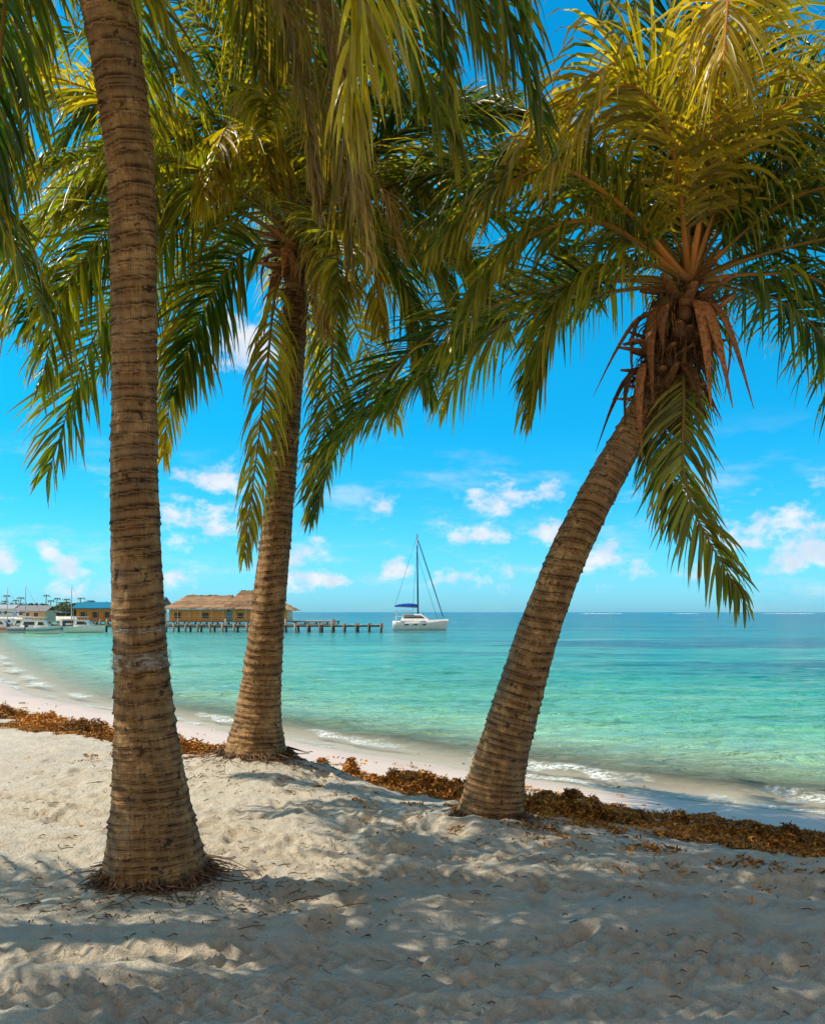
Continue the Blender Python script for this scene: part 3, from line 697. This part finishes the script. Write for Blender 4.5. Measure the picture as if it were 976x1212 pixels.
for (x,y,wd,hh,wc,rc) in [(-102,240,7,2.0,(.7,.66,.58),(.30,.26,.22)),(-120,262,7,2.4,(.45,.55,.55),(.42,.40,.38)),(-84,200,5,1.6,(.6,.4,.2),(.28,.22,.16))]:
    e=empty('shore_house');mb=MB();mb.box(x,y,hh/2-.3,wd,6,hh+.6,wc);
    k=int(wd//2)
    for i in range(k): mb.box(x-wd/2+1+i*2,y-3.03,hh*.55,.9,.08,.9,(.05,.06,.07))
    mb.obj('walls',PAINT,e,False);mb=MB();gable(mb,x-wd/2-.5,x+wd/2+.5,y-3.6,y+3.6,hh,hh+1.2,rc);mb.obj('roof',PAINT,e,False)

# ------------------------------------------------------------ boats
def hullmesh(mb,x0,y0,z0,L,B,H,dirx=1,col=(.82,.82,.8),stripe=None):
    st=np.linspace(0,1,17);K=9;V=[];C=[]
    for t in st:
        w=B/2*(1-max(0,(t-.45)/.55)**2.2)*(.86+.14*min(1,t*4));w=max(w,.02)
        top=H*(1+.22*t*t);keel=-.28*H*(1-t**3*.9)
        rake=.06*L*t**3
        for k in range(K):
            a=-1+2*k/(K-1)
            zz=keel+(top-keel)*abs(a)**1.6;ww=w*math.sin(abs(a)**.7*math.pi/2)*(1 if a>0 else -1)
            V.append((x0+dirx*(t*L+rake*(abs(a))),y0+ww,z0+zz))
            C.append(stripe if (stripe is not None and .72<abs(a)<.9) else col)
    Fc=[(i*K+k,(i+1)*K+k,(i+1)*K+k+1,i*K+k+1) for i in range(16) for k in range(K-1)]
    Fc.append(tuple(range(K)))
    for i in range(16): Fc.append((i*K,i*K+K-1,(i+1)*K+K-1,(i+1)*K))
    mb.add(V,Fc,np.array(C,float))
def cabin(mb,x0,x1,y0,y1,z0,z1,ins,col,wcol=(.04,.05,.06)):
    V=[(x0,y0,z0),(x1,y0,z0),(x1,y1,z0),(x0,y1,z0),(x0+ins*.3,y0+ins*.4,z1),(x1-ins,y0+ins*.4,z1),(x1-ins,y1-ins*.4,z1),(x0+ins*.3,y1-ins*.4,z1)]
    mb.add(V,[(0,1,5,4),(1,2,6,5),(2,3,7,6),(3,0,4,7),(4,5,6,7)],col)
    a=z0+(z1-z0)*.35;b=z0+(z1-z0)*.78
    def lerp(z): t=(z-z0)/(z1-z0);return (x0+ins*.3*t+.25,x1-ins*t-.15,y0+ins*.4*t-.012,y1-ins*.4*t+.012)
    A=lerp(a);Bq=lerp(b)
    mb.add([(A[0],A[2],a),(A[1]-.1,A[2],a),(Bq[1]-.15,Bq[2],b),(Bq[0],Bq[2],b)],[(0,1,2,3)],wcol)
    mb.add([(x1-ins*.35+.012,y0+.3,a),(x1-ins*.35+.012,y1-.3,a),(x1-ins*.78+.012,y1-.35,b),(x1-ins*.78+.012,y0+.35,b)],[(0,1,2,3)],wcol)
cat=empty('sailing_catamaran')
mb=MB();W=(.86,.86,.84);bx,by=-2.3,104
hullmesh(mb,bx,by-1.5,-.5,6.1,.95,1.0,1,W,None);hullmesh(mb,bx,by+1.5,-.5,6.1,.95,1.0,1,W,None)
for s in(-1.985,):
    for k in range(3): mb.box(bx+1.6+k*1.0,by+s+.005,.12,.5,.02,.14,(.04,.05,.07))
mb.box(bx+2.2,by,.28,4.0,2.3,.35,W);mb.obj('hulls',PAINT,cat)
mb=MB();cabin(mb,bx+.9,bx+4.4,by-1.5,by+1.5,.55,1.35,1.1,W);mb.box(bx+1.2,by,1.68,1.9,2.5,.07,W)
for dx in(.4,2.0):
    for dy in(-1.1,1.1): mb.tube([(bx+dx,by+dy,.6),(bx+dx,by+dy,1.68)],.03,(.7,.7,.7),5)
mb.obj('cabin_and_bimini',PAINT,cat,False)
mb=MB();mx=bx+2.95;mb.tube([(mx,by,1.3),(mx-.12,by,10.7)],[.10,.07],(.035,.05,.10),8)
mb.tube([(mx,by,2.1),(mx-2.7,by,2.2)],.05,(.1,.1,.12),6)
mb.tube([(mx-.02,by-.5,6.3),(mx-.08,by,6.35),(mx-.02,by+.5,6.3)],.03,(.1,.1,.12),5)
for q in [((mx-.12,by,10.6),(bx+6.0,by,.75)),((mx-.1,by,9.6),(mx-.7,by-1.9,.6)),((mx-.1,by,9.6),(mx-.7,by+1.9,.6)),((mx-.12,by,10.5),(mx-2.7,by,2.3)),((mx-.1,by,8.3),(bx+5.2,by,.75))]:
    mb.tube(q,.018,(.03,.04,.06),5)
mb.tube([(mx-.0,by,9.9),(bx+5.85,by,1.1)],.05,(.05,.08,.16),6)
for i in range(9):
    for s in(-1.95,1.95): mb.tube([(bx+.3+i*.65,by+s,.55),(bx+.3+i*.65,by+s,1.05)],.015,(.6,.6,.6),4)
for s in(-1.95,1.95): mb.tube([(bx+.3,by+s,1.05),(bx+5.7,by+s,1.08)],.014,(.6,.6,.6),4)
mb.obj('mast_and_rigging',PAINT,cat)
mb=MB();mb.tube(spline([(mx-.1,by,2.30),(mx-1.3,by,2.36),(mx-2.75,by,2.28)],10),[.12,.2,.22,.22,.21,.2,.19,.17,.14,.08],(.01,.07,.42),8);mb.obj('sail_cover',PAINT,cat)
for i,(x,y,L,st) in enumerate([(-39.0,86,4.9,(.05,.1,.3)),(-34.6,88.5,3.8,None),(-43.4,89,4.2,(.5,.05,.03)),(-36.4,84,3.0,(.03,.25,.35)),(-45,98,4.6,None),(-40.3,99,4.6,(.04,.1,.25)),(-51.3,107,5.0,None)]):
    e=empty('motorboat' if i<4 else 'sailboat');mb=MB();hullmesh(mb,x,y,-.5,L,L*.33,.62,1,W,st)
    cabin(mb,x+L*.25,x+L*.72,y-L*.12,y+L*.12,.08,.78,.45,W);mb.box(x+L*.4,y,1.08,L*.36,L*.26,.05,W)
    for dx in(.26,.54):
        for dy in(-.1,.1): mb.tube([(x+L*dx,y+L*dy,.1),(x+L*dx,y+L*dy,1.07)],.02,(.7,.7,.7),4)
    mb.box(x-.12,y,.15,.25,.3,.6,(.05,.05,.06));mb.obj('hull_and_cabin',PAINT,e,False)
    if i>=4:
        mb=MB();mb.tube([(x+L*.5,y,.3),(x+L*.5,y,4.6)],.05,(.5,.5,.5),6);mb.tube([(x+L*.5,y,1.5),(x+.3,y,1.55)],.07,(.05,.1,.3),6)
        mb.tube([(x+L*.5,y,4.5),(x+L,y,.3)],.015,(.2,.2,.2),4);mb.obj('mast',PAINT,e)
# ------------------------------------------------------------ distant tree line on the far shore
mb=MB();r=np.random.default_rng(21)
for i in range(130):
    t=r.random();cx=-104-90*t+r.normal(0,3);cy=300+90*t+r.uniform(0,25);rx=r.uniform(2,4.5);h=r.uniform(2.0,4.6)
    n=150;u=r.normal(0,1,(n,3));u/=np.linalg.norm(u,axis=1)[:,None]
    c=np.stack([cx+u[:,0]*rx,cy+u[:,1]*rx,h*.5+u[:,2]*h*.6],1)
    a=r.normal(0,1,(n,3));a/=np.linalg.norm(a,axis=1)[:,None];b=np.cross(a,u);b/=np.linalg.norm(b,axis=1)[:,None]+1e-6
    s=r.uniform(.3,.8,(n,1));V=np.stack([c-a*s,c-b*s*.6,c+a*s,c+b*s*.6],1).reshape(-1,3)
    mb.add(V,(np.arange(n)*4)[:,None]+np.arange(4)[None],np.repeat(np.array([[.06,.10,.03]])*r.uniform(.4,1.5,(n,1)),4,0))
for i in range(18):
    x=-108-r.uniform(0,60);y=298+r.uniform(0,30);h=r.uniform(4.2,7.0)
    mb.tube([(x,y,0),(x+.3,y,h)],[.2,.12],(.12,.09,.06),5)
    for k in range(14):
        a=k*2.4;L=r.uniform(1.4,2.2);o=np.array([math.cos(a),math.sin(a),0]);p=np.array([x+.3,y,h])
        sd=np.array([-o[1],o[0],0])*.22
        q=[p,p+o*L*.5+np.array([0,0,.35]),p+o*L+np.array([0,0,-.5])]
        mb.add([q[0]-sd*.3,q[0]+sd*.3,q[1]-sd,q[1]+sd,q[2]],[(0,1,3,2),(2,3,4)],(.05,.09,.02))
mb.obj('distant_trees',FOL,None,False)
# reef breakers (low white surf far out)
mb=MB();xs=np.linspace(150,640,400);r=np.random.default_rng(4)
hh=np.clip(vnoise(xs*.05,xs*0+3)*1.3-.55,0,.5)*r.uniform(.5,1.1,400)
V=[];Fc=[]
for i,x in enumerate(xs): V+= [(x,894,-.62),(x,897,-.58+hh[i]),(x,902,-.62)]
for i in range(399): Fc+=[(3*i,3*i+3,3*i+4,3*i+1),(3*i+1,3*i+4,3*i+5,3*i+2)]
mb.add(V,Fc,(.75,.8,.82));mb.obj('reef_breakers',PAINT)

# ------------------------------------------------------------ world
sunv=Vector((-.56,.04,.81)).normalized()
el=math.asin(sunv.z);az=math.atan2(sunv.x,sunv.y)
w=bpy.data.worlds.new('World');scene.world=w;w.use_nodes=True;nt=w.node_tree;nt.nodes.clear();g=G(nt)
sky=g.n('ShaderNodeTexSky',sky_type='NISHITA');sky.sun_disc=False;sky.sun_elevation=el;sky.sun_rotation=az%(2*math.pi)
sky.air_density=1.0;sky.dust_density=.6;sky.ozone_density=1.6
D=g.n('ShaderNodeTexCoord').outputs['Generated'];sep=g.n('ShaderNodeSeparateXYZ');g.l(D,sep.inputs[0]);z=sep.outputs[2]
tintn=g.n('ShaderNodeVectorMath',operation='SCALE')
g.l(g.ramp(g.math('MAXIMUM',z,0),[(0,(.23,.60,.98)),(.05,(.15,.57,.88)),(.12,(.06,.53,.76)),(.2,(.018,.54,.74)),(.4,(.008,.66,.80)),(.6,(.01,.66,.88)),(.85,(.6,.72,.68))]),tintn.inputs[0]);tintn.inputs['Scale'].default_value=2.1
base=g.mix(1.0,sky.outputs[0],tintn.outputs[0],'MULTIPLY')
blobs=[(6.1,7.5,2.8,1.1),(8.6,7.9,1.3,1.0),(-1.5,6.7,1.9,1.0),(2.8,5.0,1.4,1.0),(4.6,4.9,1.7,.8),(8.8,4.8,1.3,1.3),(-7,3.7,1.9,1.1),(-21,2.3,1.8,1.3),(-22.3,3.6,.9,1.1),(-13,8.4,2.2,1.1),(-14,5.8,3.2,1.5),(22.6,5.1,4.4,2.0),(-24.6,3.1,1.2,.9),(12,3.2,2.8,1.2),(4,2.2,2.6,.9),(-6,2.1,2.2,.9),(-10.5,16.8,3.0,2.2),(-15,2.2,2.5,.8),(24,3.0,4.5,1.2),(19,2.6,2.2,.8),(-1,2.6,1.5,.7),(17,7.4,1.6,.7)]
wn=g.n('ShaderNodeTexNoise');wn.inputs['Scale'].default_value=24;wn.inputs['Detail'].default_value=6;wn.inputs['Roughness'].default_value=.62;g.l(g.mapping(D,(1,1,1.6)),wn.inputs[0])
n1=wn.outputs[0];acc=None
for (a,e_,rx,rz) in blobs:
    A=math.radians(a);E=math.radians(e_);c=Vector((math.sin(A)*math.cos(E),math.cos(A)*math.cos(E),math.sin(E)))
    s1=g.n('ShaderNodeVectorMath',operation='SUBTRACT');g.l(D,s1.inputs[0]);s1.inputs[1].default_value=c
    s2=g.n('ShaderNodeVectorMath',operation='MULTIPLY');g.l(s1.outputs[0],s2.inputs[0]);s2.inputs[1].default_value=(1/math.radians(rx),1/math.radians(rx),1/math.radians(rz))
    s3=g.n('ShaderNodeVectorMath',operation='LENGTH');g.l(s2.outputs[0],s3.inputs[0])
    v=g.math('SUBTRACT',1.0,s3.outputs['Value']);v=g.math('MAXIMUM',v,-1.0)
    acc=v if acc is None else g.math('MAXIMUM',acc,v)
dens=g.mr(g.math('ADD',acc,g.math('MULTIPLY',g.math('SUBTRACT',n1,.49),4.6)),.0,1.15,0,.85)
n2=g.noise(g.mapping(D,(1,1,3.5),(2,0,0)),7,5,.65)
wisp=g.math('MULTIPLY',g.mr(n2,.50,.72,0,.4),g.math('MULTIPLY',g.mr(z,.0,.03,.3,1),g.mr(z,.10,.22,1,0)))
cl=g.math('MAXIMUM',dens,wisp)
# warm clouds added to the unseen landward sky as fill light for the shade
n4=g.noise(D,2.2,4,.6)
back_fill=g.math('MULTIPLY',g.mr(n4,.34,.55,.35,1),g.mr(sep.outputs[1],-.10,-.45,0,.95))
n3=g.noise(D,30,3,.6)
ccol=g.mix(g.mr(n3,.35,.65),(6.2,6.7,7.6),(8.2,8.0,8.1))
fin=g.mix(cl,base,ccol)
fin=g.mix(back_fill,fin,(4.7,3.8,3.0))
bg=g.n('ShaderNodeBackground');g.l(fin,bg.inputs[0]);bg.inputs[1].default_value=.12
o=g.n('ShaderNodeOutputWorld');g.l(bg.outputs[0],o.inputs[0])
sl=bpy.data.lights.new('sun','SUN');sl.energy=5.0;sl.angle=math.radians(.4);sl.color=(1,.90,.73)
so=bpy.data.objects.new('sun',sl);scene.collection.objects.link(so);so.rotation_euler=sunv.to_track_quat('Z','Y').to_euler();so.location=(-20,2,40)

cam=bpy.data.cameras.new('camera');co=bpy.data.objects.new('camera',cam);scene.collection.objects.link(co)
co.location=(0,0,1.6);co.rotation_euler=(math.radians(90),0,0)
cam.sensor_fit='VERTICAL';cam.sensor_height=24;cam.lens=1050/1212*24;cam.shift_y=118/1212;cam.clip_end=12000;cam.clip_start=.05
scene.camera=co
scene.view_settings.view_transform='Standard';scene.view_settings.look='None';scene.view_settings.exposure=0
